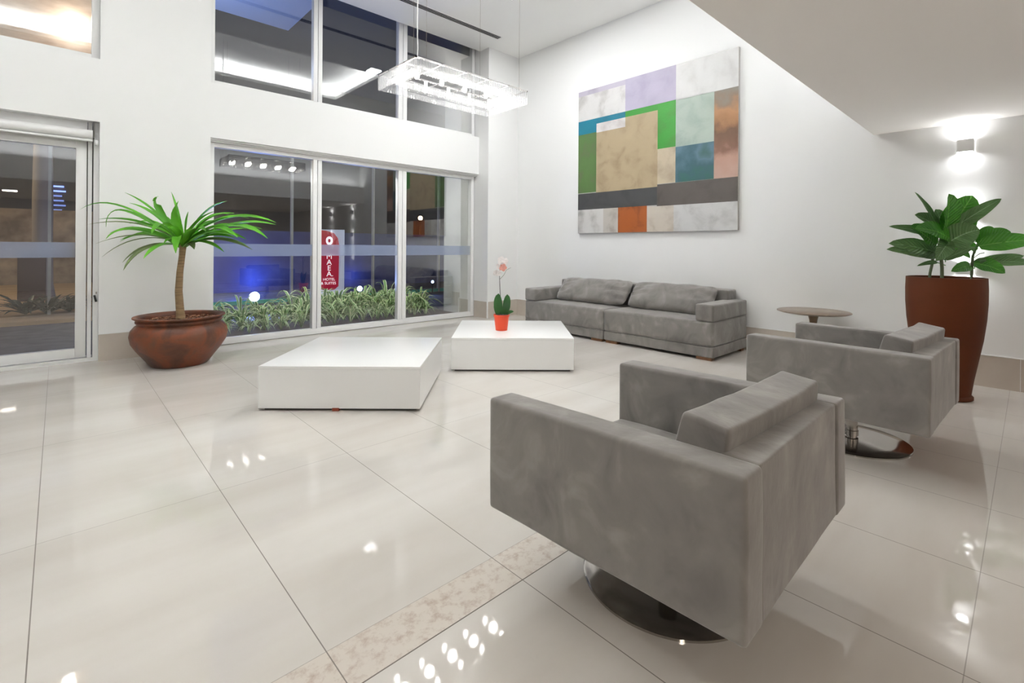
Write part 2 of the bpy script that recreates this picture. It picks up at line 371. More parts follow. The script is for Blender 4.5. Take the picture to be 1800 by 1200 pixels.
window('window_1', 1.2, XP - .02, .005, 2.255, [(2.337, 2.448), (3.54, 3.672)], film=(.99, 1.133))
window('window_2', 1.2, XP - .02, 2.865, 4.58, [(2.332, 2.444), (3.532, 3.67)])
window('window_3', -5, .285, 2.865, 4.58, [(-2.6, -2.5)], t=.06)
# track and stop lines over the lower window, under the header
struct('trim_1', boxes((1.2, 6.10, 2.262, XP, 6.165, 2.281), (1.2, 6.13, 2.248, XP, 6.165, 2.262)), M_frame)
struct('trim_2', boxes((.205, 6.155, 0, .235, 6.25, 2.281), (.245, 6.14, 0, .285, 6.25, 2.281), (-1.15, 6.16, 2.14, .2, 6.25, 2.281)), M_frame)
# glazed sliding door at the left
door = empty('door_1'); door['kind'] = 'structure'
bm = bmesh.new(); dx0, dx1 = -1.1, .198
for b in ((dx1 - .078, 6.175, .04, dx1, 6.235, 2.12), (dx0, 6.175, .04, dx0 + .09, 6.235, 2.12), (dx0 + .09, 6.175, 2.025, dx1 - .078, 6.235, 2.12), (dx0 + .09, 6.175, .04, dx1 - .078, 6.235, .13)): box(bm, *b, bev=.003)
mesh_obj('door_frame', bm, M_frame, door)
mesh_obj('door_pane', plane_y(dx0 + .085, dx1 - .07, .12, 2.03, YG), M_glass, door, None)
bm = plane_y(dx0 + .09, dx1 - .078, .99, 1.133, YG - .006)
for k in (-.32, -.03):
    for q in (-.011, .011): bm.faces.new([bm.verts.new(p) for p in ((k + q - .008, YG - .008, 1.06), (k + q + .008, YG - .008, 1.06), (k + q + .008, YG - .008, 1.08), (k + q - .008, YG - .008, 1.08))]).material_index = 1
mesh_obj('frosted_band', bm, [M_film, M_mark], door, None)
# threshold
struct('trim_3', boxes((-1.15, 6.14, 0, .245, 6.3, .035)), M_frame)
# blind roll over the door
rb = thing('roller_blind', (0, 6.105, 2.16), 0, 'white rolled-up roller blind mounted above the glass door', 'blind')
bm = bmesh.new(); tube(bm, [(-1.1, 0, -.005), (.235, 0, -.005)], .043, 20); mesh_obj('fabric_roll', bm, M_frame, rb, 50)
bm = bmesh.new(); tube(bm, [(-1.1, -.015, -.062), (.235, -.015, -.062)], .012, 10); mesh_obj('bottom_bar', bm, M_frame, rb, 50)
bm = bmesh.new(); box(bm, .238, -.03, -.04, .25, .03, .115, .002); mesh_obj('bracket', bm, M_plinth, rb)
bm = bmesh.new(); lathe([(0, -.11), (.012, -.105), (.016, -.085), (.013, -.06), (0, -.052)], 14, bm, (.262, -.03)); mesh_obj('cord_weight', bm, M_frame, rb, 60)
lt = thing('window_latch', (.262, 6.138, .6), 0, 'small black latch on the white jamb beside the glass door', 'latch')
bm = bmesh.new(); box(bm, -.008, -.022, -.035, .008, .001, .03, .003); o = mesh_obj('latch_lever', bm, M_black, lt); o.rotation_euler = (0, R_(-12), 0)
bm = bmesh.new(); box(bm, .004, -.006, .04, .014, .001, .06, .002); mesh_obj('latch_screw', bm, M_chrome, lt)

# ---- ceiling fixtures
sd = thing('slot_diffuser', (0, 0, 0), 0, 'long linear air slot diffuser in the white ceiling near the windows', 'air vent')
mesh_obj('diffuser_frame', boxes((1.6, 5.408, CZ - .004, 4.835, 5.425, CZ), (1.6, 5.51, CZ - .004, 4.835, 5.527, CZ), (4.82, 5.425, CZ - .006, 4.835, 5.51, CZ), (1.6, 5.425, CZ - .006, 1.62, 5.51, CZ),
                         (1.62, 5.449, CZ - .004, 4.82, 5.453, CZ), (1.62, 5.48, CZ - .004, 4.82, 5.484, CZ)), M_frame, sd)
mesh_obj('slot', boxes((1.62, 5.425, CZ - .002, 4.82, 5.51, CZ - .0005)), mat('slot_shadow', (.004, .004, .004), 1, spec=0), sd)
for i, (x, y, z, p) in enumerate(PANELS[:1] + LOWP + PANELS[1:]):
    lab = ['square white ceiling light panel at the top edge near the windows', 'low ceiling light panel mirrored brightest in the glass door', 'low ceiling light panel far left behind the camera', 'unseen light panel added at the back wall, left of its twin', 'unseen light panel added at the back wall, right of its twin', 'unseen high light panel added above the glass door'][i]
    t = thing('ceiling_light', (x, y, z), 0, lab, 'light', 'square ceiling light panels')
    mesh_obj('light_frame', boxes((-.12, -.12, -.012, .12, -.1, 0), (-.12, .1, -.012, .12, .12, 0), (-.12, -.1, -.012, -.1, .1, 0), (.1, -.1, -.012, .12, .1, 0)), M_frame, t)
    mesh_obj('diffuser', boxes((-.1, -.1, -.008, .1, .1, -.001)), M_panel, t)
# led strips of the coves
struct('trim_4', boxes((RX0, RY0 - .14, CZ + .061, RX1, RY0 - .08, CZ + .08), (RX0, RY1 + .08, CZ + .061, RX1, RY1 + .14, CZ + .08), (RX1 + .08, RY0, CZ + .061, RX1 + .14, RY1, CZ + .08)), M_cove)

# ---- wall sconces on the right wall
def sconce(loc):
    t = thing('wall_sconce', loc, 0, '', 'wall light', 'white up and down wall sconces')
    bm = bmesh.new()
    for b in ((-.105, -.052, -.05, -.099, .052, .05), (-.099, -.052, -.05, -.012, -.046, .05), (-.099, .046, -.05, -.012, .052, .05), (-.012, -.03, -.05, 0, .03, .05)): box(bm, *b)
    b_ = mesh_obj('sconce_body', bm, M_frame, t)
    mesh_obj('lamp', boxes((-.095, -.04, -.02, -.02, .04, .02)), M_panel, b_)
    for s in (1, -1): area('sconce_light', (-.055, 0, s * .035), .06, .8, (.95, .97, 1), (PI if s > 0 else 0, 0, 0), parent=t)
    return t
for (y, z, lab) in ((.385, 1.985, 'white box wall sconce at the right, topmost under the low ceiling'), (.385, 1.42, 'white box wall sconce half hidden behind the broad leaves'),
                    (.385, .965, 'white box wall sconce just above the rim of the tall brown planter'), (-.93, 1.985, 'upper wall sconce seen only as a reflection in the window glass'),
                    (-.93, 1.42, 'middle wall sconce seen only as a reflection in the window glass'), (-.93, .965, 'lower wall sconce seen only as a reflection in the window glass')):
    sconce((XW, y, z))['label'] = lab

# ---------------------------------------------------------------- furniture
def soft(bm, amp=.004, sc_=6, seed=0):
    for v in bm.verts:
        n_ = noise.noise_vector(v.co * sc_ + Vector((seed, 0, 0))); v.co += n_ * amp
    return bm
def cushbox(x0, y0, z0, x1, y1, z1, bev=.02, cuts=6, amp=.003, puff=0, seed=0):
    bm = bmesh.new(); box(bm, x0, y0, z0, x1, y1, z1, bev, 4)
    es = [e for e in bm.edges if e.calc_length() > .12]
    if cuts: bmesh.ops.subdivide_edges(bm, edges=es, cuts=cuts, use_grid_fill=True)
    c = Vector(((x0 + x1) / 2, (y0 + y1) / 2, (z0 + z1) / 2)); h = Vector(((x1 - x0) / 2, (y1 - y0) / 2, (z1 - z0) / 2))
    if puff:
        for v in bm.verts:
            q = Vector(((v.co - c)[i] / h[i] for i in range(3)))
            for i in range(3):
                j, k = (i + 1) % 3, (i + 2) % 3
                v.co[i] += puff * q[i] * max(0, 1 - q[j] ** 2) * max(0, 1 - q[k] ** 2)
    return soft(bm, amp, 5, seed)

# armchairs: dimensions solved from the photograph
D, W, ZB, ZT, T, ZS = .842, .892, .234, .604, .109, .361
def softprism(poly, y0, y1, r, seg=5, cuts=10, amp=.003, sag=0, seed=0):
    """upholstered block: a rounded x-z outline swept along y with softened ends"""
    pts = []; n = len(poly)
    for i in range(n):
        p, a_, b_ = Vector(poly[i]), Vector(poly[i - 1]), Vector(poly[(i + 1) % n])
        u, w2 = (a_ - p).normalized(), (b_ - p).normalized(); k = r / math.tan(u.angle(w2) / 2)
        s0, s1 = p + u * k, p + w2 * k
        for j in range(seg + 1): t = j / seg; pts.append(s0 * (1 - t) ** 2 + p * 2 * t * (1 - t) + s1 * t * t)
        L0 = (s1 - (b_ - w2 * k)).length
        for j in range(1, 4): pts.append(s1.lerp(b_ - w2 * k, j / 4))
    c = sum(pts, Vector((0, 0))) / len(pts)
    st = [(y0 + r * (1 - math.cos(a2)), r * (1 - math.sin(a2))) for a2 in (0, .4, .8, 1.2, PI / 2)] + [(y0 + r + (y1 - y0 - 2 * r) * j / cuts, 0) for j in range(1, cuts)] + [(y1 - r * (1 - math.cos(a2)), r * (1 - math.sin(a2))) for a2 in (PI / 2, 1.2, .8, .4, 0)]
    bm = bmesh.new(); rings = []
    for y, ins in st:
        q = []
        for p in pts:
            v = p - c; v = v * max(0, 1 - ins / max(v.length, .01)); v = c + v
            co = Vector((v.x, y, v.y)); f = (y - y0) / (y1 - y0); co.z -= sag * math.sin(PI * f) * (v.y - min(k_.y for k_ in pts)) * 3
            q.append(bm.verts.new(co + noise.noise_vector(co * 7 + Vector((seed, 0, 0))) * amp))
        rings.append(q)
    m_ = len(pts)
    for a_, b_ in zip(rings, rings[1:]):
        for i in range(m_): bm.faces.new((a_[i], a_[(i + 1) % m_], b_[(i + 1) % m_], b_[i]))
    bm.faces.new(rings[0]); bm.faces.new(rings[-1]); return bm
def shear(bm):
    for v in bm.verts: v.co.x += .05 * v.co.y; v.co.z -= .012 * v.co.y
    return bm
def armchair(loc, rz, label, tilt):
    t = thing('armchair', loc, rz, label, 'armchair', 'grey suede swivel armchairs')
    hb = W / 2 - T + .002; up_ = []
    for s in (1, -1):
        y0, y1 = sorted((s * (W / 2 - T), s * W / 2))
        bm = cushbox(-D / 2, y0, ZB, D / 2, y1, ZT, .015, 9, .002, .003, 3 * s)
        for v in bm.verts:      # pinched gathers half way along the top of each arm
            if v.co.z > ZT - .05:
                for x_ in (.1, .065, .02, -.02): v.co.z -= .0035 * math.exp(-((v.co.x - x_) / .008) ** 2)
        up_.append(mesh_obj('arm_panel', bm, M_suede, t, 60))
    up_.append(mesh_obj('back_panel', softprism([(-D / 2 + .004, ZB + .003), (-.32, ZB + .003), (-.32, ZT + .003), (-D / 2 + .006, ZT - .001)], -hb, hb, .008, 4, 12, .002), M_suede, t, 60))
    up_.append(mesh_obj('seat_base', cushbox(-.33, -hb, ZB + .004, D / 2 - .012, hb, .275, .01, 0), M_suede, t, 60))
    up_.append(mesh_obj('seat_cushion', cushbox(-.31, -hb, .27, D / 2 - .006, hb, ZS, .025, 6, .004, .01), M_suede, t, 60))
    up_.append(mesh_obj('back_cushion', shear(softprism([(-.33, ZS - .01), (-.356, .666), (-.236, .686), (-.15, ZS - .01)], -hb + .002, hb - .002, .014, 5, 14, .004, .006, loc[0])), M_suede, t, 60))
    for o in up_: o.rotation_euler = (tilt[1], -tilt[0], 0)
    mesh_obj('swivel_post', lathe([(0, ZB + .01), (.032, ZB + .01), (.032, .06), (.036, .058), (.036, .03), (.028, .028), (.028, .012), (0, .012)], 28), M_chrome, t)
    mesh_obj('base_disc', lathe([(0, .022), (.05, .02), (.2, .014), (.277, .011), (.285, .007), (.285, 0), (0, 0)], 96), M_chrome, t)
    return t
armchair((1.526, .843, 0), 1.589, 'grey suede swivel armchair nearest the camera, seen from its back corner', (-.0141, .0097))
armchair((3.42, .724, 0), 1.536, 'grey suede swivel armchair farther right, in front of the tall brown planter', (-.0016, .0091))

# sofa in two modules against the painting wall
def module(y0, y1, arm_lo, label):
    t = thing('sofa_section', (0, (y0 + y1) / 2, 0), 0, label, 'sofa', 'grey suede sofa sections'); c = (y0 + y1) / 2
    A, Bk = 4.72, 5.555
    mesh_obj('base_band', cushbox(A + .006, y0 - c, .03, Bk, y1 - c, .137, .014, 3, .002), M_suede, t, 60)
    mesh_obj('seat', cushbox(A, y0 - c, .138, Bk, y1 - c, .386, .028, 6, .004, .008, y0), M_suede, t, 60)
    if arm_lo: ay0, ay1, by0, by1 = y0 - c, y0 + .187 - c, y0 + .115 - c, y1 - c
    else: ay0, ay1, by0, by1 = y1 - .205 - c, y1 - c, y0 - c, y1 - .14 - c
    mesh_obj('armrest', cushbox(A, ay0, .389, Bk, ay1, .556, .022, 5, .003, .004, 5), M_suede, t, 60)
    mesh_obj('backrest', cushbox(5.32, by0, .14, Bk, by1, .664, .022, 5, .003, .004, 8), M_suede, t, 60)
    for fy in (y0 + .02, y1 - .18):
        for fx in (A + .015, Bk - .1):
            mesh_obj('foot', boxes((fx, fy - c, 0, fx + .07, fy - c + .16, .032)), M_wood, t)
    return t
module(2.145, 3.458, True, 'right section of the long grey suede sofa, with the right armrest')
module(3.47, 4.785, False, 'left section of the long grey suede sofa, behind the white table')
def pillow(y0, y1, label, seed, z0=.388, zt=.70, lean=.0):
    w_, h_, th = (y1 - y0), .385, .19
    t = bmesh.new(); nu, nv = 40, 20; rows = {}
    for side in (1, -1):
        for i in range(nu + 1):
            for j in range(nv + 1):
                u, v = i / nu * 2 - 1, j / nv * 2 - 1
                if side < 0 and (i in (0, nu) or j in (0, nv)): rows[(side, i, j)] = rows[(1, i, j)]; continue
                p = ((1 - abs(u) ** 4) * (1 - abs(v) ** 2.6)) ** .6
                k = 1 - .03 * (1 - abs(u) ** 2) * (abs(v) > .99) 
                x = side * th / 2 * p
                nn = noise.noise(Vector((u * 3.2 + seed, v * 2.2, side)))
                wr = .03 * math.sin(v * 9 + nn * 5 + u * 3 * (abs(u))) * (abs(u) ** 2) * p + .01 * nn * p + .014 * math.sin(u * 20 + nn * 9) * (max(0, -v) ** 3) * p
                rows[(side, i, j)] = t.verts.new((x + side * wr, u * w_ / 2 * (1 - .05 * abs(v) ** 4), h_ / 2 * v * (1 - .05 * (1 - u * u) * (v > 0) - .1 * abs(u) ** 10) + .008 * nn))
    for side in (1, -1):
        for i in range(nu):
            for j in range(nv):
                q = [rows[(side, i, j)], rows[(side, i + 1, j)], rows[(side, i + 1, j + 1)], rows[(side, i, j + 1)]]
                t.faces.new(q if side > 0 else q[::-1])
    R2 = Matrix.Rotation(R_(40), 4, 'Y')
    for v in t.verts: v.co = R2 @ v.co
    mz = min(v.co.z for v in t.verts); mx = max(v.co.x for v in t.verts)
    o = mesh_obj('cushion', t, M_suede, None, 80); o.location = (5.335 - mx, (y0 + y1) / 2, z0 - mz + .002)
    tag(o, label, 'cushion', 'loose grey back cushions on the sofa'); return o
pillow(3.42, 4.545, 'loose grey back cushion on the left section of the sofa', 1.3)
pillow(2.345, 3.385, 'loose rumpled grey back cushion on the right section of the sofa', 7.7)

# low white tables
def coffee(loc, rz, sx, sy, label):
    t = thing('coffee_table', loc, rz, label, 'coffee table', 'low white lacquered cube tables'); h = .302
    bm = bmesh.new(); box(bm, -sx / 2, -sy / 2, h - .02, sx / 2, sy / 2, h, .0015)
    mesh_obj('tabletop', bm, M_white, t)
    z0 = .018
    bm = boxes((-sx / 2, -sy / 2, z0, sx / 2, -sy / 2 + .02, h - .0206), (-sx / 2, sy / 2 - .02, z0, sx / 2, sy / 2, h - .0206), (-sx / 2, -sy / 2 + .0206, z0, -sx / 2 + .02, sy / 2 - .0206, h - .0206), (sx / 2 - .02, -sy / 2 + .0206, z0, sx / 2, sy / 2 - .0206, h - .0206))
    mesh_obj('side_panels', bm, M_white, t)
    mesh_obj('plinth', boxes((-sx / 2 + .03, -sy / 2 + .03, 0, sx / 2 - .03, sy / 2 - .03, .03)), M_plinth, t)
    return t
ta = coffee((1.757, 3.589, 0), R_(-42.6), 1.09, 1.075, 'low white square table at the left, nothing on it, touching the other at a corner')
bm = boxes((-.045, -.541, .002, .0, -.5, .022)); mesh_obj('corner_glide', bm, mat('red_brown_wood', srgb(150, 70, 45), .6), ta)['label'] = 'small red brown block under the edge'
coffee((3.335, 3.562, 0), R_(-42.4), 1.10, 1.04, 'low white square table at the right, carrying the potted orchid')

# orchid
orc = thing('potted_orchid', (3.19, 3.56, .302), 0, 'small white and pink orchid in an orange red pot on the low white table', 'orchid')
mesh_obj('pot', lathe([(0, 0), (.057, 0), (.074, .135), (.079, .135), (.08, .155), (.072, .155), (.069, .14), (.0, .14)], 40), M_redpot, orc)
bm = bmesh.new(); lathe([(0, .145), (.069, .145)], 20, bm)
for k in range(26):
    an, r = random.Random(k).uniform(0, 6.28), random.Random(k + 50).uniform(0, .05); x, y = r * math.cos(an), r * math.sin(an); box(bm, x - .012, y - .006, .143, x + .012, y + .006, .156)
mesh_obj('bark', bm, M_plinth, orc)
bm = bmesh.new(); V = Vector
rc, fc = rgt, -fwd          # picture-right and toward-the-camera directions, only used to give leaves their real headings
ow = lambda t: math.sin(PI * min(1, .12 + t * .88)) ** .55
for bx, tx, tz, wd, d_, md in ((-.02, -.03, .36, .085, .01, -.045), (.03, .055, .35, .075, -.02, .06), (.01, .04, .31, .07, .05, .08), (-.03, -.02, .32, .07, -.05, -.06), (.04, .12, .19, .035, .06, .07)):
    leaf(bm, rc * bx + V((0, 0, .15)), rc * md + fc * d_ * .6 + V((0, 0, (.15 + tz) / 2 + .02)), rc * tx + fc * d_ + V((0, 0, tz)), wd, fc + V((0, 0, .3)), 8, .12, ow)
mesh_obj('leaves', bm, M_orleaf, orc, 60)
bm = bmesh.new(); tube(bm, [rc * -.012 + V((0, 0, .15)), rc * -.014 + V((0, 0, .35)), rc * -.022 + V((0, 0, .5)), rc * -.022 + V((0, 0, .58)), rc * .0 + V((0, 0, .64)), rc * .01 + V((0, 0, .69))], [.004, .0035, .003, .003, .002, .002], 7)
stem_ = mesh_obj('flower_stem', bm, M_stem, orc, 60)
bm = bmesh.new(); tube(bm, [rc * -.018 + V((0, 0, .50)), rc * .02 + V((0, 0, .54)), rc * .045 + V((0, 0, .59)), rc * .09 + V((0, 0, .615))], [.0022, .002, .0018, .001], 6); mesh_obj('side_stem', bm, M_gstem, stem_, 60)
def flower(c, r, m, seed):
    rn = random.Random(seed); bm = bmesh.new(); c = V(c)
    for k in range(5):
        an = k * 2 * PI / 5 + rn.uniform(-.2, .2); d_ = rc * math.cos(an) + V((0, 0, math.sin(an))); f_ = fc * rn.uniform(-.01, .012)
        leaf(bm, c, c + d_ * r * .6 + f_, c + d_ * r + f_ * 2, r * .95, fc, 5, .08, ow)
    lathe([(0, -.006), (.006, -.003), (.006, .003), (0, .006)], 8, bm)
    for v in bm.verts[-32:]: v.co += c + fc * .008
    return mesh_obj('flower', bm, m, stem_, 60)
flower(rc * -.005 + fc * .02 + V((0, 0, .685)), .042, M_petal, 1); flower(rc * .03 + fc * -.01 + V((0, 0, .675)), .036, M_petal, 2)
flower(rc * .012 + fc * .02 + V((0, 0, .615)), .04, M_petal2, 3)['label'] = 'salmon pink flower'
flower(rc * -.03 + fc * .01 + V((0, 0, .625)), .032, M_petal, 4); flower(rc * -.055 + fc * .01 + V((0, 0, .56)), .034, M_petal, 5); flower(rc * -.025 + fc * .02 + V((0, 0, .56)), .028, M_petal, 6)

# side table
st = thing('side_table', (5.224, 1.412, 0), 0, 'round brown pedestal side table between the sofa and the second armchair', 'side table')
mesh_obj('tabletop', lathe([(0, .535), (.298, .535), (.304, .531), (.304, .527), (.27, .515), (0, .513)], 96), M_tabletop, st)
mesh_obj('pedestal', lathe([(0, .514), (.055, .513), (.045, .495), (.034, .45), (.026, .38), (.022, .3), (.024, .18), (.04, .08), (.09, .03), (.15, .016), (.19, .006), (.19, 0), (0, 0)], 48), M_tabledark, st, 60)

# ---- bowl with the dracaena
BW = V((.848, 5.487, 0))
pl_ = thing('potted_dracaena', BW, 0, 'dracaena with arching green leaves in a wide round terracotta bowl', 'potted plant')
mesh_obj('terracotta_bowl', lathe([(0, 0), (.222, 0), (.233, .012), (.268, .06), (.335, .15), (.376, .22), (.388, .285), (.378, .335), (.35, .372), (.33, .385), (.332, .396), (.342, .404), (.343, .418), (.336, .425), (.352, .438), (.366, .447), (.364, .457), (.345, .458), (.318, .444), (.31, .42), (.312, .36), (0, .36)], 72), M_terra, pl_, 60)
bm = bmesh.new(); lathe([(0, .405), (.2, .41), (.316, .4)], 40, bm); rn = random.Random(5)
for k in range(170):
    an, r = rn.uniform(0, 2 * PI), .29 * rn.random() ** .5; c = V((r * math.cos(an), r * math.sin(an), .412 + rn.uniform(0, .012)))
    b2 = bmesh.new(); box(b2, -rn.uniform(.01, .03), -.008, -.004, rn.uniform(.01, .03), .008, .004)
    me_ = Matrix.Translation(c) @ Matrix.Rotation(rn.uniform(0, 6), 4, 'Z') @ Matrix.Rotation(rn.uniform(-.5, .5), 4, 'X'); bmesh.ops.transform(b2, matrix=me_, verts=b2.verts)
    mp_ = {v: bm.verts.new(v.co) for v in b2.verts}
    for f in b2.faces: bm.faces.new([mp_[v] for v in f.verts])
    b2.free()
o = mesh_obj('bark_mulch', bm, M_bark, pl_, None); o['kind'] = 'stuff'
S_ = .00536 / 3.53        # metres per measured unit at the plant's distance
def dz(x, y, d_=0):      # d_ metres nearer along the line of sight, so the spread of the crown keeps its outline
    p = rc * ((x - 680) * S_ + .02) + V((0, 0, 1.115 + (1.0 + (388 - y)) * S_)) + BW; e_ = V((0, 0, H)); return e_ + (p - e_) * ((4.58 - d_) / 4.58) - BW
bm = bmesh.new(); tube(bm, [rc * .005 + V((0, 0, .40)), rc * -.004 + V((0, 0, .5)), rc * -.018 + V((0, 0, .68)), rc * -.008 + V((0, 0, .86)), rc * .012 + V((0, 0, 1.02)), rc * .02 + V((0, 0, 1.13))], [.04, .034, .031, .028, .026, .03], 16)
mesh_obj('trunk', bm, M_trunk, pl_, 60)
LV = [(40, 172, 260, 60, 16, 0, .35), (315, 65, 500, 150, 13, 0, .1), (525, 88, 470, 110, 30, 0, .2), (345, 130, 540, 190, 24, 0, .3), (90, 265, 420, 215, 14, 1, .5), (155, 232, 430, 215, 20, 0, .2),
      (200, 355, 330, 235, 26, 0, .55), (220, 320, 420, 240, 24, 0, -.2), (200, 280, 230, 60, 18, 0, -.3), (135, 385, 420, 290, 12, 1, .5), (175, 468, 400, 300, 12, 1, .35), (305, 500, 450, 360, 24, 1, .3),
      (310, 550, 420, 370, 30, 1, .45), (435, 475, 540, 360, 34, 0, .5), (485, 320, 560, 190, 42, 0, .5), (635, 440, 640, 280, 38, 0, .55), (605, 60, 660, 200, 12, 0, -.1), (650, 115, 620, 230, 46, 0, .1),
      (712, 180, 700, 260, 34, 0, .15), (950, 115, 780, 170, 32, 0, .1), (995, 190, 800, 190, 30, 0, .35), (1255, 245, 960, 150, 30, 0, .2), (1255, 258, 980, 215, 28, 0, .4), (1205, 345, 1000, 190, 32, 0, .5),
      (1020, 340, 860, 210, 34, 0, .55), (1170, 285, 900, 230, 26, 0, -.2), (1110, 415, 900, 310, 26, 1, .4), (1075, 385, 860, 310, 22, 0, -.3), (935, 430, 820, 340, 22, 0, .3), (750, 415, 735, 360, 30, 1, .2),
      (1010, 320, 800, 290, 30, 0, -.1), (870, 180, 760, 230, 36, 0, .4), (560, 380, 620, 320, 28, 0, .3), (520, 200, 600, 230, 30, 0, -.2), (820, 300, 760, 250, 34, 0, .5), (460, 300, 580, 270, 28, 0, -.35),
      (900, 240, 800, 230, 26, 0, -.4), (600, 230, 630, 260, 32, 0, -.3), (980, 200, 820, 170, 22, 0, -.4), (380, 250, 540, 220, 22, 0, -.45), (1090, 220, 900, 180, 24, 0, .1), (860, 330, 780, 310, 26, 0, .25)]
bm = bmesh.new(); lw = lambda t: min(1, .35 + t * 1.6) * min(1, (1 - t) * 3.2 + .04) ** .8
rn = random.Random(3)
def clear(p):      # keep a leaf in front of the wall
    q = p + BW
    if q.y > 5.97: q = V((0, 0, H)) + (q - V((0, 0, H))) * (5.97 / q.y)
    return q - BW
crown = dz(684, 395)
LV += [(680 + 400 * math.cos(q), 300 - 60 * rn.random() + 120 * abs(math.cos(q)) * rn.random(), 680 + 200 * math.cos(q), 250 + 60 * rn.random(), rn.uniform(26, 36), 0, math.sin(q * 1.7) * .5) for q in [k * .39 + .2 for k in range(16)]]
for (tx, ty, mx_, my_, wd, mi, dd) in LV:
    tip = dz(tx, ty, dd * .8); mid_ = dz(mx_, my_, dd * .45); mid_ = mid_ + (mid_ - (crown + tip) / 2) * .12
    tip, mid_ = clear(tip), clear(mid_); leaf(bm, crown + V((rn.uniform(-.02, .02), rn.uniform(-.02, .02), rn.uniform(-.03, .03))), mid_, tip, wd * S_ * 1.25, V((0, 0, 1)) + fc * .55, 12, .22, lw, mi)
mesh_obj('leaves', bm, [M_drac, M_drac2], pl_, 60)

# ---- tall planter with the broad-leaved plant
TP = V((4.972, .455, 0))
pt_ = thing('potted_broadleaf_plant', TP, 0, 'broad-leaved green plant in a tall tapered brown planter by the right wall', 'potted plant')
mesh_obj('planter', lathe([(0, 0), (.158, 0), (.164, .006), (.164, .022), (.156, .03), (.15, .034), (.165, .15), (.19, .3), (.215, .45), (.232, .6), (.239, .72), (.24, .82), (.237, .91), (.226, .912), (.223, .86), (0, .86)], 72), M_rust, pt_, 60)
S2 = .00436 / 6
def fz(x, y, d_=0):
    p = rc * ((x - 740) * S2) + V((0, 0, .91 + (1000 - y) * S2)) + TP; e_ = V((0, 0, H)); return e_ + (p - e_) * ((3.72 - d_) / 3.72) - TP
bm = bmesh.new()
for pts, r in (([(570, 1060, 0), (578, 960, 0), (600, 860, 0), (610, 740, .02)], .009), ([(705, 1060, .05), (703, 900, .05), (692, 780, .04), (672, 650, .03), (720, 520, 0), (760, 440, 0)], .011), ([(1015, 1060, -.03), (1018, 900, -.03), (1028, 780, -.03), (1050, 700, -.02), (1100, 620, 0)], .009), ([(1030, 800, -.03), (1100, 750, .03), (1150, 740, .05)], .003)):
    tube(bm, [fz(*p) for p in pts], r, 8)
mesh_obj('stems', bm, M_gstem, pt_, 60)
FL = [(740, 510, 770, 122, 235, 0, .06, .12, 0), (770, 510, 1020, 138, 235, 0, 0, .04, 0), (690, 540, 410, 105, 75, 1, .02, .0, 0), (790, 500, 1325, 168, 105, 1, .05, .12, 0), (700, 510, 630, 285, 130, 1, -.03, -.06, 0),
      (700, 520, 412, 345, 150, 1, -.02, -.02, 0), (640, 570, 140, 470, 80, 1, -.02, -.05, 0), (640, 670, 362, 465, 170, 0, .04, .1, 0), (780, 590, 415, 490, 150, 0, .08, .18, 1), (640, 740, 140, 650, 140, 1, .03, .06, 0),
      (620, 780, 118, 712, 105, 1, .02, .08, 0), (650, 845, 440, 885, 36, 1, .03, .03, 0), (770, 640, 640, 830, 130, 1, .08, .16, 1), (760, 640, 1100, 500, 200, 1, .06, .14, 1), (870, 500, 1060, 400, 110, 0, -.06, -.08, 0),
      (740, 810, 1040, 680, 60, 1, .06, .05, 0), (1000, 880, 800, 940, 90, 0, 0, .05, 0), (1080, 600, 1256, 482, 110, 0, -.02, -.03, 0), (1080, 650, 1425, 515, 150, 0, 0, .02, 0), (1090, 670, 1700, 600, 150, 0, .04, .08, 0),
      (1040, 870, 1570, 770, 85, 1, -.02, .0, 0), (1045, 850, 1370, 955, 130, 0, .04, .12, 0), (1200, 840, 1660, 850, 85, 1, .02, .02, 0), (1040, 850, 1180, 820, 46, 1, .03, .05, 0), (780, 780, 980, 690, 90, 0, -.08, -.1, 0),
      (640, 790, 530, 690, 110, 0, -.05, -.1, 0), (780, 700, 1000, 800, 90, 0, -.02, .04, 0), (700, 740, 790, 620, 110, 1, .05, .1, 0), (1060, 720, 900, 640, 80, 0, -.1, -.15, 0)]
bm = bmesh.new(); fw = lambda t: (math.sin(PI * min(1, .04 + .96 * t) ** .85) ** .6) * (1 - .25 * t) + .02
for k, (bx, by, tx, ty, wd, mi, d0, d1, dr) in enumerate(FL):
    b_, t_ = fz(bx, by, d0), fz(tx, ty, d1 + .03); m_ = (b_ + t_) / 2 + V((0, 0, .02 if not dr else .04)) + fc * .02
    leaf(bm, b_, m_, t_, wd * S2 * 1.4, fc + V((0, 0, .45)) + rc * random.Random(k).uniform(-.3, .3), 12, .15, fw, mi, ripple=.06)
    tube(bm, [fz(740 if bx < 900 else 1050, by + 30, d0 * .5), b_ + (b_ - t_) * .0], .003, 5)
mesh_obj('leaves', bm, [M_ficus, M_ficus2], pt_, 60)
bm = bmesh.new(); lathe([(0, .885), (.224, .885)], 32, bm); mesh_obj('potting_soil', bm, M_soil, pt_)

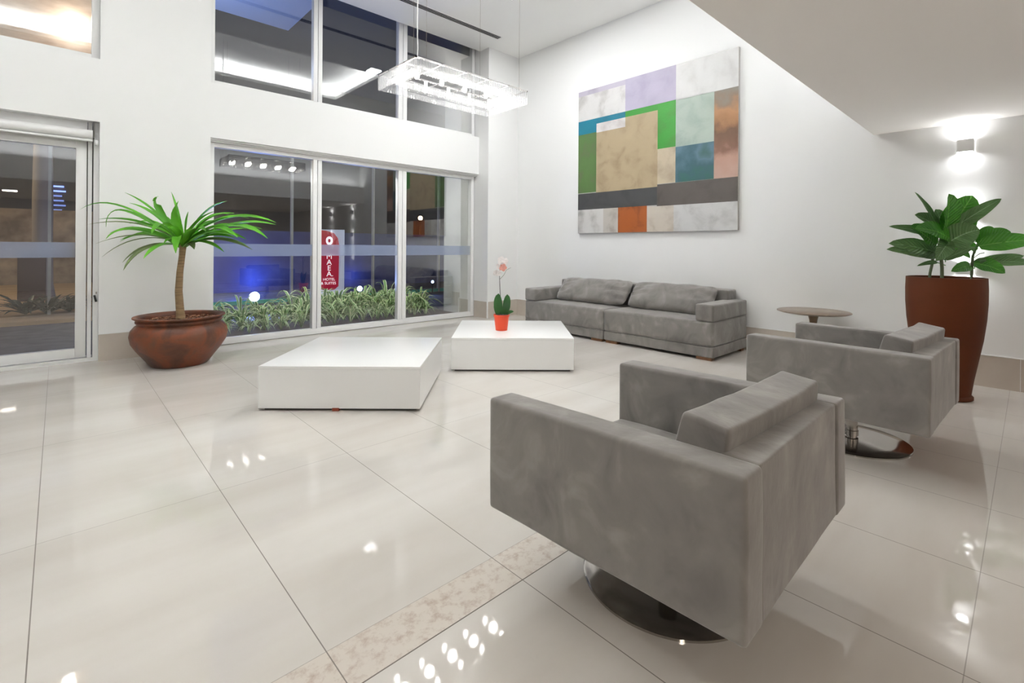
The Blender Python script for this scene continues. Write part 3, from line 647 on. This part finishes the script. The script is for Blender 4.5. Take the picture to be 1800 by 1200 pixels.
# ---------------------------------------------------------------- painting
def paint(name, c, c2=None, scale=4, k=.5):
    c2 = c2 or tuple(x * .82 for x in c); c, c2 = (tuple(x * .74 for x in srgb(*q)) for q in (c, c2))
    m = noisy(name, [(.28, c2), (k, c), (.8, tuple(min(1, x * 1.08) for x in c))], scale, 8, .55, .1, 40, dist=.4); return m
GW, GL = (226, 224, 221), (188, 184, 180)
PR = [(0, .966, .35, 1, (198, 190, 206)), (0, .79, .35, .966, GW, GL), (.35, .79, .67, 1, (192, 184, 206), (180, 172, 196)), (.67, .785, 1, 1, (233, 232, 230), (214, 212, 210)),
      (0, .752, .142, .79, (0, 124, 148)), (.142, .752, .351, .79, (0, 118, 142)), (0, .695, .142, .752, (0, 124, 148)), (.142, .69, .351, .752, (230, 226, 224), (200, 192, 190)), (.351, .752, .562, .79, (52, 150, 44)), (.562, .51, .67, .79, (56, 156, 48), (70, 140, 50)),
      (0, .283, .142, .695, (92, 126, 66), (106, 112, 78)), (.142, .278, .562, .69, (186, 166, 132), (160, 138, 106)), (.351, .69, .562, .752, (186, 166, 132), (170, 150, 118)), (.67, .505, .88, .787, (186, 200, 188), (160, 178, 166)),
      (.562, .295, .67, .51, (206, 190, 164), (178, 160, 136)), (.67, .293, .88, .505, (60, 100, 108), (34, 96, 78)), (0, .165, .56, .278, (74, 74, 74), (64, 64, 66)), (.56, .158, 1, .292, (96, 88, 82), (84, 76, 70)),
      (0, 0, .198, .165, GW, (176, 172, 168)), (.198, 0, .304, .165, (206, 200, 192), (176, 166, 156)), (.304, 0, .498, .165, (176, 92, 30), (120, 62, 26)), (.498, 0, .661, .158, (214, 204, 190), (186, 170, 154)), (.661, 0, 1, .158, (220, 219, 217), (186, 184, 182))]
PY0, PY1, PZ0, PZ1, PX = 4.521, 2.244, 1.325, 3.37, XW - .042
bm = bmesh.new(); box(bm, PX, PY1, PZ0, XW - .002, PY0, PZ1); mats = [M_canvas]
def prect(u0, v0, u1, v1, mi):
    q = [bm.verts.new((PX - .0012, PY0 + (PY1 - PY0) * u, PZ0 + (PZ1 - PZ0) * v)) for u, v in ((u0, v0), (u1, v0), (u1, v1), (u0, v1))]; bm.faces.new(q).material_index = mi
for p in PR:
    if p[4] == (60, 100, 108):
        m = noisy('paint_teal', [(.3, srgb(30, 92, 74)), (.45, srgb(44, 84, 92)), (.6, srgb(78, 108, 124)), (.75, srgb(50, 90, 84))], 3, 6, .5)
    else: m = paint('paint', p[4], p[5] if len(p) > 5 else None, 4.5 if len(p) > 5 else 2)
    mats.append(m); prect(*p[:4], len(mats) - 1)
# the tall rust panel: bands of grey, orange, umber and pink, as painted
m = mat('paint_rust', (.3, .2, .1), .6); tc = N(m, 'ShaderNodeTexCoord'); sp = N(m, 'ShaderNodeSeparateXYZ'); L(m, tc.outputs['Object'], sp.inputs[0])
nz = N(m, 'ShaderNodeTexNoise'); nz.inputs['Scale'].default_value = 5; nz.inputs['Detail'].default_value = 7; L(m, tc.outputs['Object'], nz.inputs['Vector'])
ad = N(m, 'ShaderNodeMath', operation='MULTIPLY_ADD'); L(m, nz.outputs['Fac'], ad.inputs[0]); ad.inputs[1].default_value = .5; L(m, sp.outputs[2], ad.inputs[2])
mr = N(m, 'ShaderNodeMapRange'); mr.inputs['From Min'].default_value = 1.92 + .25; mr.inputs['From Max'].default_value = 2.93 + .25; L(m, ad.outputs[0], mr.inputs[0])
rp = N(m, 'ShaderNodeValToRGB'); e = rp.color_ramp.elements; e[0].position = .02; e[0].color = (*srgb(176, 146, 132), 1); e[1].position = .98; e[1].color = (*srgb(128, 122, 112), 1)
for pos, c in ((.25, (168, 132, 116)), (.38, (120, 86, 68)), (.5, (104, 76, 56)), (.62, (150, 108, 72)), (.78, (168, 124, 86)), (.88, (130, 110, 92))): q = e.new(pos); q.color = (*srgb(*c), 1)
L(m, mr.outputs[0], rp.inputs[0]); L(m, rp.outputs[0], B(m).inputs['Base Color']); mats.append(m); prect(.88, .292, 1, .785, len(mats) - 1)
o = mesh_obj('painting', bm, mats, None, None); tag(o, 'large unframed abstract canvas of coloured rectangles on the wall above the sofa', 'painting')

# ---------------------------------------------------------------- chandelier
CX0, CX1, CY0, CY1, C0, C1 = 1.955, 3.14, 3.165, 3.75, 2.42, 2.55
cxm, cym = (CX0 + CX1) / 2, (CY0 + CY1) / 2
ch = thing('chandelier', (cxm, cym, C0), 0, 'long rectangular crystal chandelier with lit bulbs hanging before the windows', 'chandelier')
hx, hy, hz = (CX1 - CX0) / 2, (CY1 - CY0) / 2, C1 - C0
bm = bmesh.new(); tf = .012
for b in ((-hx, -hy, hz - .012, hx, -hy + tf, hz), (-hx, hy - tf, hz - .012, hx, hy, hz), (-hx, -hy, hz - .012, -hx + tf, hy, hz), (hx - tf, -hy, hz - .012, hx, hy, hz)): box(bm, *b)
for k in range(1, 5): x = -hx + 2 * hx * k / 5; box(bm, x - .004, -hy, hz - .01, x + .004, hy, hz - .002)
for y in (-.12, .12): box(bm, -hx, y - .008, hz - .01, hx, y + .008, hz)
mesh_obj('frame', bm, mat('polished_steel', (.7, .68, .66), .2, 1), ch)
rn = random.Random(9)
def fringe(p0, p1, z0, z1, tiers):
    bm = bmesh.new(); p0, p1 = V(p0), V(p1); n_ = int((p1 - p0).length / .0125)
    for i in range(n_ + 1):
        p = p0.lerp(p1, i / n_)
        for k in range(tiers):
            a_ = z1 - (z1 - z0) * k / tiers - .003; b_ = z1 - (z1 - z0) * (k + 1) / tiers + .003 + rn.uniform(0, .004); r = .0042
            q = [bm.verts.new(p + V((r * math.cos(j * PI / 2 + .6 * (i % 2)), r * math.sin(j * PI / 2 + .6 * (i % 2)), z))) for z in (a_, b_) for j in range(4)]
            tp = bm.verts.new(p + V((0, 0, b_ - .006)))
            for j in range(4): bm.faces.new((q[j], q[(j + 1) % 4], q[4 + (j + 1) % 4], q[4 + j])); bm.faces.new((q[4 + j], q[4 + (j + 1) % 4], tp))
            bm.faces.new(q[:4])
    o = mesh_obj('crystal_fringe', bm, M_crystal, ch, None); o['kind'] = 'stuff'; return o
e = .004
for q in (((-hx, -hy + e, 0), (hx, -hy + e, 0)), ((-hx, hy - e, 0), (hx, hy - e, 0)), ((-hx + e, -hy, 0), (-hx + e, hy, 0)), ((hx - e, -hy, 0), (hx - e, hy, 0))): fringe(*q, 0, hz - .012, 2)
for q in (((-hx + .1, -hy + .1, 0), (hx - .1, -hy + .1, 0)), ((-hx + .1, hy - .1, 0), (hx - .1, hy - .1, 0)), ((-hx + .1, -hy + .1, 0), (-hx + .1, hy - .1, 0)), ((hx - .1, -hy + .1, 0), (hx - .1, hy - .1, 0))): fringe(*q, .045, hz - .012, 1)
for i in range(5):
    for y in (-.12, .12):
        x = -hx + 2 * hx * (i + .5) / 5
        b_ = mesh_obj('bulb_socket', lathe([(0, .08), (.014, .08), (.016, hz - .012), (0, hz - .012)], 12), M_frame, ch, 60, (x, y, 0))
        mesh_obj('bulb', lathe([(0, .022), (.012, .026), (.018, .04), (.018, .062), (.01, .078), (0, .08)], 14), M_bulb, b_, 60)
        if y > 0: point('bulb_light', (x, 0, .05), 2.6, (1, .97, .92), .04, ch)
zt_ = CZ + .28 - C0
for x, y in ((-hx + .03, -hy + .08), (-hx + .1, -hy + .012), (hx - .1, -hy + .012), (hx - .1, hy - .012)):
    bm = bmesh.new(); tube(bm, [(x, y, hz), (x, y, zt_)], .0009, 5); mesh_obj('suspension_wire', bm, M_tabledark, ch)
bm = bmesh.new(); tube(bm, [(-hx + .02, -hy + .01, hz), (-hx + .024, -hy + .012, hz + .06), (-hx + .02, -hy + .012, hz + .16), (-hx + .03, -hy + .03, hz + .8), (-hx + .035, -hy + .04, zt_)], .0042, 8)
mesh_obj('power_cord', bm, M_frame, ch)

# ---------------------------------------------------------------- outside
struct('ground', boxes((-30, 6.3, -.14, 40, 9.7, -.04), (-30, 9.7, -.14, 40, 60, -.06)), M_asph)
struct('ground_pavement', boxes((-12, 9.9, -.1, .9, 19, -.005)), M_pave)
struct('wall_outside', boxes((4.72, 6.26, 0, 5.0, 6.72, 4.6)), M_ext)
o = mesh_obj('boundary_wall', boxes((-14, 19.3, -.1, 2.5, 19.7, 2.1)), M_stone, None, None); tag(o, 'rough stone boundary wall across the street beyond the glass door', 'wall')
fcd = thing('building', (0, 24, -.06), 0, 'dark building across the street with a stack of blue lit louvres', 'building')
mesh_obj('facade', boxes((-14, 0, 0, 24, .5, 9)), mat('dark_facade', (.05, .05, .06), .8), fcd, None)
o = mesh_obj('glow_backdrop', boxes((1.2, 13.6, -.06, 16, 13.8, 1.5)), noisy('glow_backdrop_blue', [(.35, (.05, .07, .2)), (.65, (.11, .15, .36))], 1.2, rough=.8), None, None); tag(o, 'blue backdrop slab added for the floodlight glow, behind the thin posts', 'wall')  # added backdrop; the floodlight glare is put into its blue colour
struct('added_light_bar', boxes((1.3, 6.345, 2.42, 4.7, 6.43, 2.47)), M_frame)  # unseen bar added to hold the plant light
area('added_plant_light', (2.7, 6.41, 2.41), 2.7, 60, (1, .98, .92), (R_(12), 0, 0), .05)  # added light that brightens the striped plants, hidden behind the header
# planting bed with striped clumps
struct('ground_planting_bed', boxes((1.0, 6.34, -.06, 4.72, 7.5, .05)), M_soil)
rn = random.Random(11); protos = []
sw = lambda t: min(1, .5 + t) * min(1, (1 - t) * 2.5 + .03)
for k in range(5):
    bm = bmesh.new()
    for j in range(30):
        an = rn.uniform(0, 2 * PI); ln = rn.uniform(.28, .5); out = rn.uniform(.3, 1.15); hgt = ln * rn.uniform(.6, 1.0)
        d_ = V((math.cos(an), math.sin(an), 0)); tip = d_ * ln * out * .85 + V((0, 0, max(.02, hgt * (1.2 - out * 1.0)))); mid_ = d_ * ln * out * .25 + V((0, 0, hgt * 1.0))
        leaf(bm, d_ * .02, mid_, tip, rn.uniform(.026, .04), V((0, 0, 1)) - d_ * .2, 7, .25, sw)
    me = bpy.data.meshes.new('spider_plant'); bmesh.ops.recalc_face_normals(bm, faces=bm.faces); bm.to_mesh(me); bm.free(); me.materials.append(M_spider); protos.append(me)
i = 0
for row, y in enumerate((6.58, 6.8, 7.12)):
    for k in range(17):
        x = 1.14 + k * .215 + rn.uniform(-.05, .05) + row * .05
        x += .12
        if x > 4.36: continue
        o = bpy.data.objects.new('spider_plant', protos[i % 5]); i += 1; o.location = (x, y + rn.uniform(-.05, .05), .05); o.rotation_euler = (0, 0, rn.uniform(0, 6.28)); s = rn.uniform(.9, 1.12) * (.64, 1.05, 1.25)[row] * (.85 if x < 2.3 else 1.06); o.scale = (s, s, s); COL.objects.link(o)
        tag(o, 'clump of green and cream striped grassy leaves in the bed outside the window', 'plant', 'striped grassy plants outside the window')
# screen of thin posts
for k, x in enumerate((-.1, 1.77, 3.62, 5.48, 7.35)):
    lab = ['post of the outdoor screen seen through the glass door', 'outdoor screen post hidden behind the dracaena leaves', 'thin upright post outside, seen in the left window pane', 'thin upright post outside, seen in the middle window pane', 'thin upright post outside, seen in the right window pane'][k]
    bm = bmesh.new(); box(bm, x - .02, 10.68, -.06, x + .02, 10.76, 3.35); tag(mesh_obj('screen_post', bm, M_ext, None, None), lab, 'post', 'posts of the outdoor screen')
bm = boxes((1.9, 10.69, -.06, 9, 10.73, .02)); tag(mesh_obj('screen_channel', bm, mat('green_glass_edge', srgb(70, 190, 160), .3), None, None), 'low greenish channel along the ground under the outdoor screen', 'channel')
# floodlights
def flood(loc, label, r=.07, p=60, s=1.0):
    t = thing('floodlight', (loc[0], loc[1], -.05), 0, label, 'floodlight', 'blue white garden floodlights'); h = loc[2] + .05
    bm = bmesh.new(); tube(bm, [(0, 0, 0), (0, 0, h)], .012, 8); mesh_obj('stake', bm, M_black, t)
    q = V((-loc[0] * .7, -loc[1], 0)).normalized()
    bm = lathe([(0, -.05), (r * .6, -.05), (r, 0), (r, .04), (r * .93, .045), (r * .93, .03)], 24); b2 = mesh_obj('housing', bm, M_black, t); b2.location = (0, 0, h); b2.rotation_euler = q.to_track_quat('Z', 'Y').to_euler()
    bm = lathe([(0, .042), (r * .7, .04), (r * .92, .032)], 24); b2 = mesh_obj('lens', bm, mat('lens', (1, 1, 1), .3, emit=(.42, .58, 1), es=30 * s), b2)
    flood_light((loc[0] + q.x * .1, loc[1] + q.y * .1, loc[2]), p, (loc[0] + q.x * 2, loc[1] + q.y * 2, loc[2] + .8))
def onray(px, py, y):   # where a sight line meets the plane y
    dx, dy = px - 900, 434.6 - py
    d_ = rgt * (dx * math.cos(rl) - dy * math.sin(rl)) + up * (dx * math.sin(rl) + dy * math.cos(rl)) + fwd * 854.5
    return V((0, 0, H)) + d_ * (y / d_.y)
flood(onray(447, 521, 9.4), 'bright blue white floodlight in the left window pane, the largest glare', .09, 130)
flood(onray(632, 507, 10.1), 'bright blue white floodlight in the middle window pane, right of the sign', .06, 90)
flood(onray(760, 495, 10.4), 'small dim blue floodlight in the right window pane above the striped plants', .04, 10, .25)
# totem sign
sg = thing('totem_sign', (4.62, 11.2, -.06), R_(-16), 'red and white upright sign with vertical letters, seen in the middle pane', 'sign'); sw_, sh_ = .56, 1.56
mesh_obj('sign_panel', boxes((-.28, -.03, 0, .34, .05, sh_)), M_signw, sg)
bm = bmesh.new(); out = [(-.26, .2)]
for k in range(9): an = PI + k * PI / 16; out.append((.02 + .2 * math.cos(an) * 1.0 - .08, .36 + .2 * math.sin(an)))
out = [(-.27, .22), (-.1, .15), (.12, .16), (.21, .24), (.22, 1.2), (.19, 1.36), (.1, 1.48), (-.06, 1.53), (-.27, 1.55)]
prism(bm, out, 1, -.045, -.031); mesh_obj('red_face', bm, M_sign, sg)
bm = bmesh.new(); prism(bm, [(.075 * math.cos(k * PI / 12), 1.3 + .1 * math.sin(k * PI / 12)) for k in range(24)], 1, -.05, -.046); mesh_obj('round_emblem', bm, M_letter, sg)
bm = bmesh.new(); prism(bm, [(.03 * math.cos(k * PI / 8), 1.3 + .045 * math.sin(k * PI / 8)) for k in range(16)], 1, -.053, -.051); mesh_obj('emblem_ring', bm, M_sign, sg)
def text(s, x, z, size, parent, m):
    c = bpy.data.curves.new('letter', 'FONT'); c.body = s; c.size = size; c.align_x = 'CENTER'; c.align_y = 'CENTER'; c.extrude = .002
    o = bpy.data.objects.new('tmp', c); COL.objects.link(o); dg = bpy.context.evaluated_depsgraph_get(); me = bpy.data.meshes.new_from_object(o.evaluated_get(dg))
    bpy.data.objects.remove(o); me.materials.clear(); me.materials.append(m); o = bpy.data.objects.new('lettering', me); COL.objects.link(o); o.parent = parent; o.location = (x, -.049, z); o.rotation_euler = (PI / 2, 0, 0); return o
for k, s in enumerate('MAEA'): text(s, -.0, .93 - k * .135, .17, sg, M_letter)
text('.', .075, .525, .17, sg, M_letter); text('HOTEL', 0, .40, .085, sg, M_letter); text('& SUITES', -.01, .31, .085, sg, M_letter)
sl = thing('garden_lamp', (9.5, 15.0, -.06), 0, 'small warm globe lamp outside, seen in the right window pane', 'lamp')
bm = bmesh.new(); tube(bm, [(0, 0, 0), (0, 0, 2.14)], .035, 10); mesh_obj('lamp_post', bm, M_black, sl)
bm = bmesh.new(); bmesh.ops.create_icosphere(bm, subdivisions=3, radius=.08); mesh_obj('lamp_globe', bm, mat('warm_globe', (1, 1, 1), .4, emit=(1, .72, .42), es=9), sl, 80, (0, 0, 2.2))
# behind the door: painted trunk, dark litter bin, bushes, lit louvres
o = mesh_obj('tree_trunk', lathe([(0, -.06), (.22, -.06), (.17, .3), (.16, 1.4), (.165, 2.0), (.13, 4.5), (0, 4.6)], 16), mat('whitewash', srgb(160, 154, 146), .9), None, 60); o.location = onray(74, 530, 14.2).xy.to_3d(); tag(o, 'whitewashed tree trunk on the sandy pavement seen through the glass door', 'tree trunk')
p_ = onray(56, 530, 13.6); o = mesh_obj('litter_bin', boxes((-.2, -.2, -.06, .2, .2, 1.0), bev=.02), mat('dark_red', srgb(60, 24, 28), .6), None, 40); o.location = (p_.x, p_.y, 0); tag(o, 'dark red box bin standing left of the whitewashed trunk', 'bin')
rn = random.Random(21)
for px, py, y, lab in ((45, 556, 10.9, 'dark low bush at the left behind the glass door'), (82, 552, 10.8, 'dark spiky bush in front of the whitewashed trunk'), (122, 548, 10.9, 'dark leafy bush at the right edge of the door glass')):
    bm = bmesh.new()
    for k in range(42):
        an = rn.uniform(0, 2 * PI); ln = rn.uniform(.25, .55); d_ = V((math.cos(an), math.sin(an), rn.uniform(.1, .8))).normalized()
        leaf(bm, (0, 0, 0), d_ * ln * .6 + V((0, 0, .1)), d_ * ln, rn.uniform(.04, .08), (0, 0, 1), 5, .2, sw)
    q = onray(px, py, y); o = mesh_obj('bush', bm, leafmat('dark_bush', srgb(40, 60, 50), srgb(70, 92, 76)), None, 60); o.location = (q.x, q.y, 0.0); tag(o, lab, 'bush')
p_ = onray(92, 384, 23.9)
for k in range(8):
    mesh_obj('louvre', boxes((p_.x - .35 + k * .05, -.08, p_.z + k * .17 + .01, p_.x + .35 - (k % 3) * .05, 0, p_.z + k * .17 + .06)), mat('blue_led', (.3, .4, 1), .4, emit=(.25, .38, 1), es=.9 if k < 6 else 2.2), fcd)
# pale canopy slab high outside, and the stone cladding seen through the upper left window
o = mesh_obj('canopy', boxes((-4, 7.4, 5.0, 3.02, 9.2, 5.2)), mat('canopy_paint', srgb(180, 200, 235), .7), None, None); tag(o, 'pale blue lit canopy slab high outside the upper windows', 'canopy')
cl = mesh_obj('stone_cladding', boxes((-4.5, 7.0, 2.6, .9, 7.1, 5.6)), noisy('travertine', [(.3, srgb(176, 142, 112)), (.55, srgb(212, 186, 160)), (.75, srgb(230, 212, 192))], 3, 6, .6, stretch=(1, 1, 3)), None, None)
tag(cl, 'lit beige stone cladding seen through the upper left window', 'stone cladding')
wl = thing('outdoor_wall_lamp', (onray(128, 42, 6.95).x, 6.95, onray(128, 42, 6.95).z), 0, 'glowing round lamp on the beige stone cladding outside the upper left window', 'lamp')
bm = bmesh.new(); bmesh.ops.create_icosphere(bm, subdivisions=3, radius=.05); mesh_obj('glass_globe', bm, M_bulb, wl); bm = bmesh.new(); tube(bm, [(0, .02, 0), (0, .05, 0)], .03, 12); mesh_obj('wall_bracket', bm, M_frame, wl)
point('lamp_light', (wl.location.x, 6.8, wl.location.z), 4.5, (1, .9, .76), .06)
point('added_pavement_light', (-3.2, 15, 4.5), 380, (1, .78, .5), .15)  # added warm light for the pavement, without a fixture
point('added_blue_light', (3.6, 13.2, .3), 22, (.1, .2, 1), .2)  # this and the next two: added blue lights that tint the backdrop
point('added_blue_light', (2.9, 12.0, .5), 45, (.1, .2, 1), .2)
point('added_blue_light', (6.3, 13.25, .3), 7, (.12, .24, 1), .2)
point('added_blue_light', (1.0, 8.2, 3.9), 85, (.45, .6, 1), .2)  # added blue light that brightens the canopy underside
for m in list(bpy.data.materials): m.use_backface_culling = False
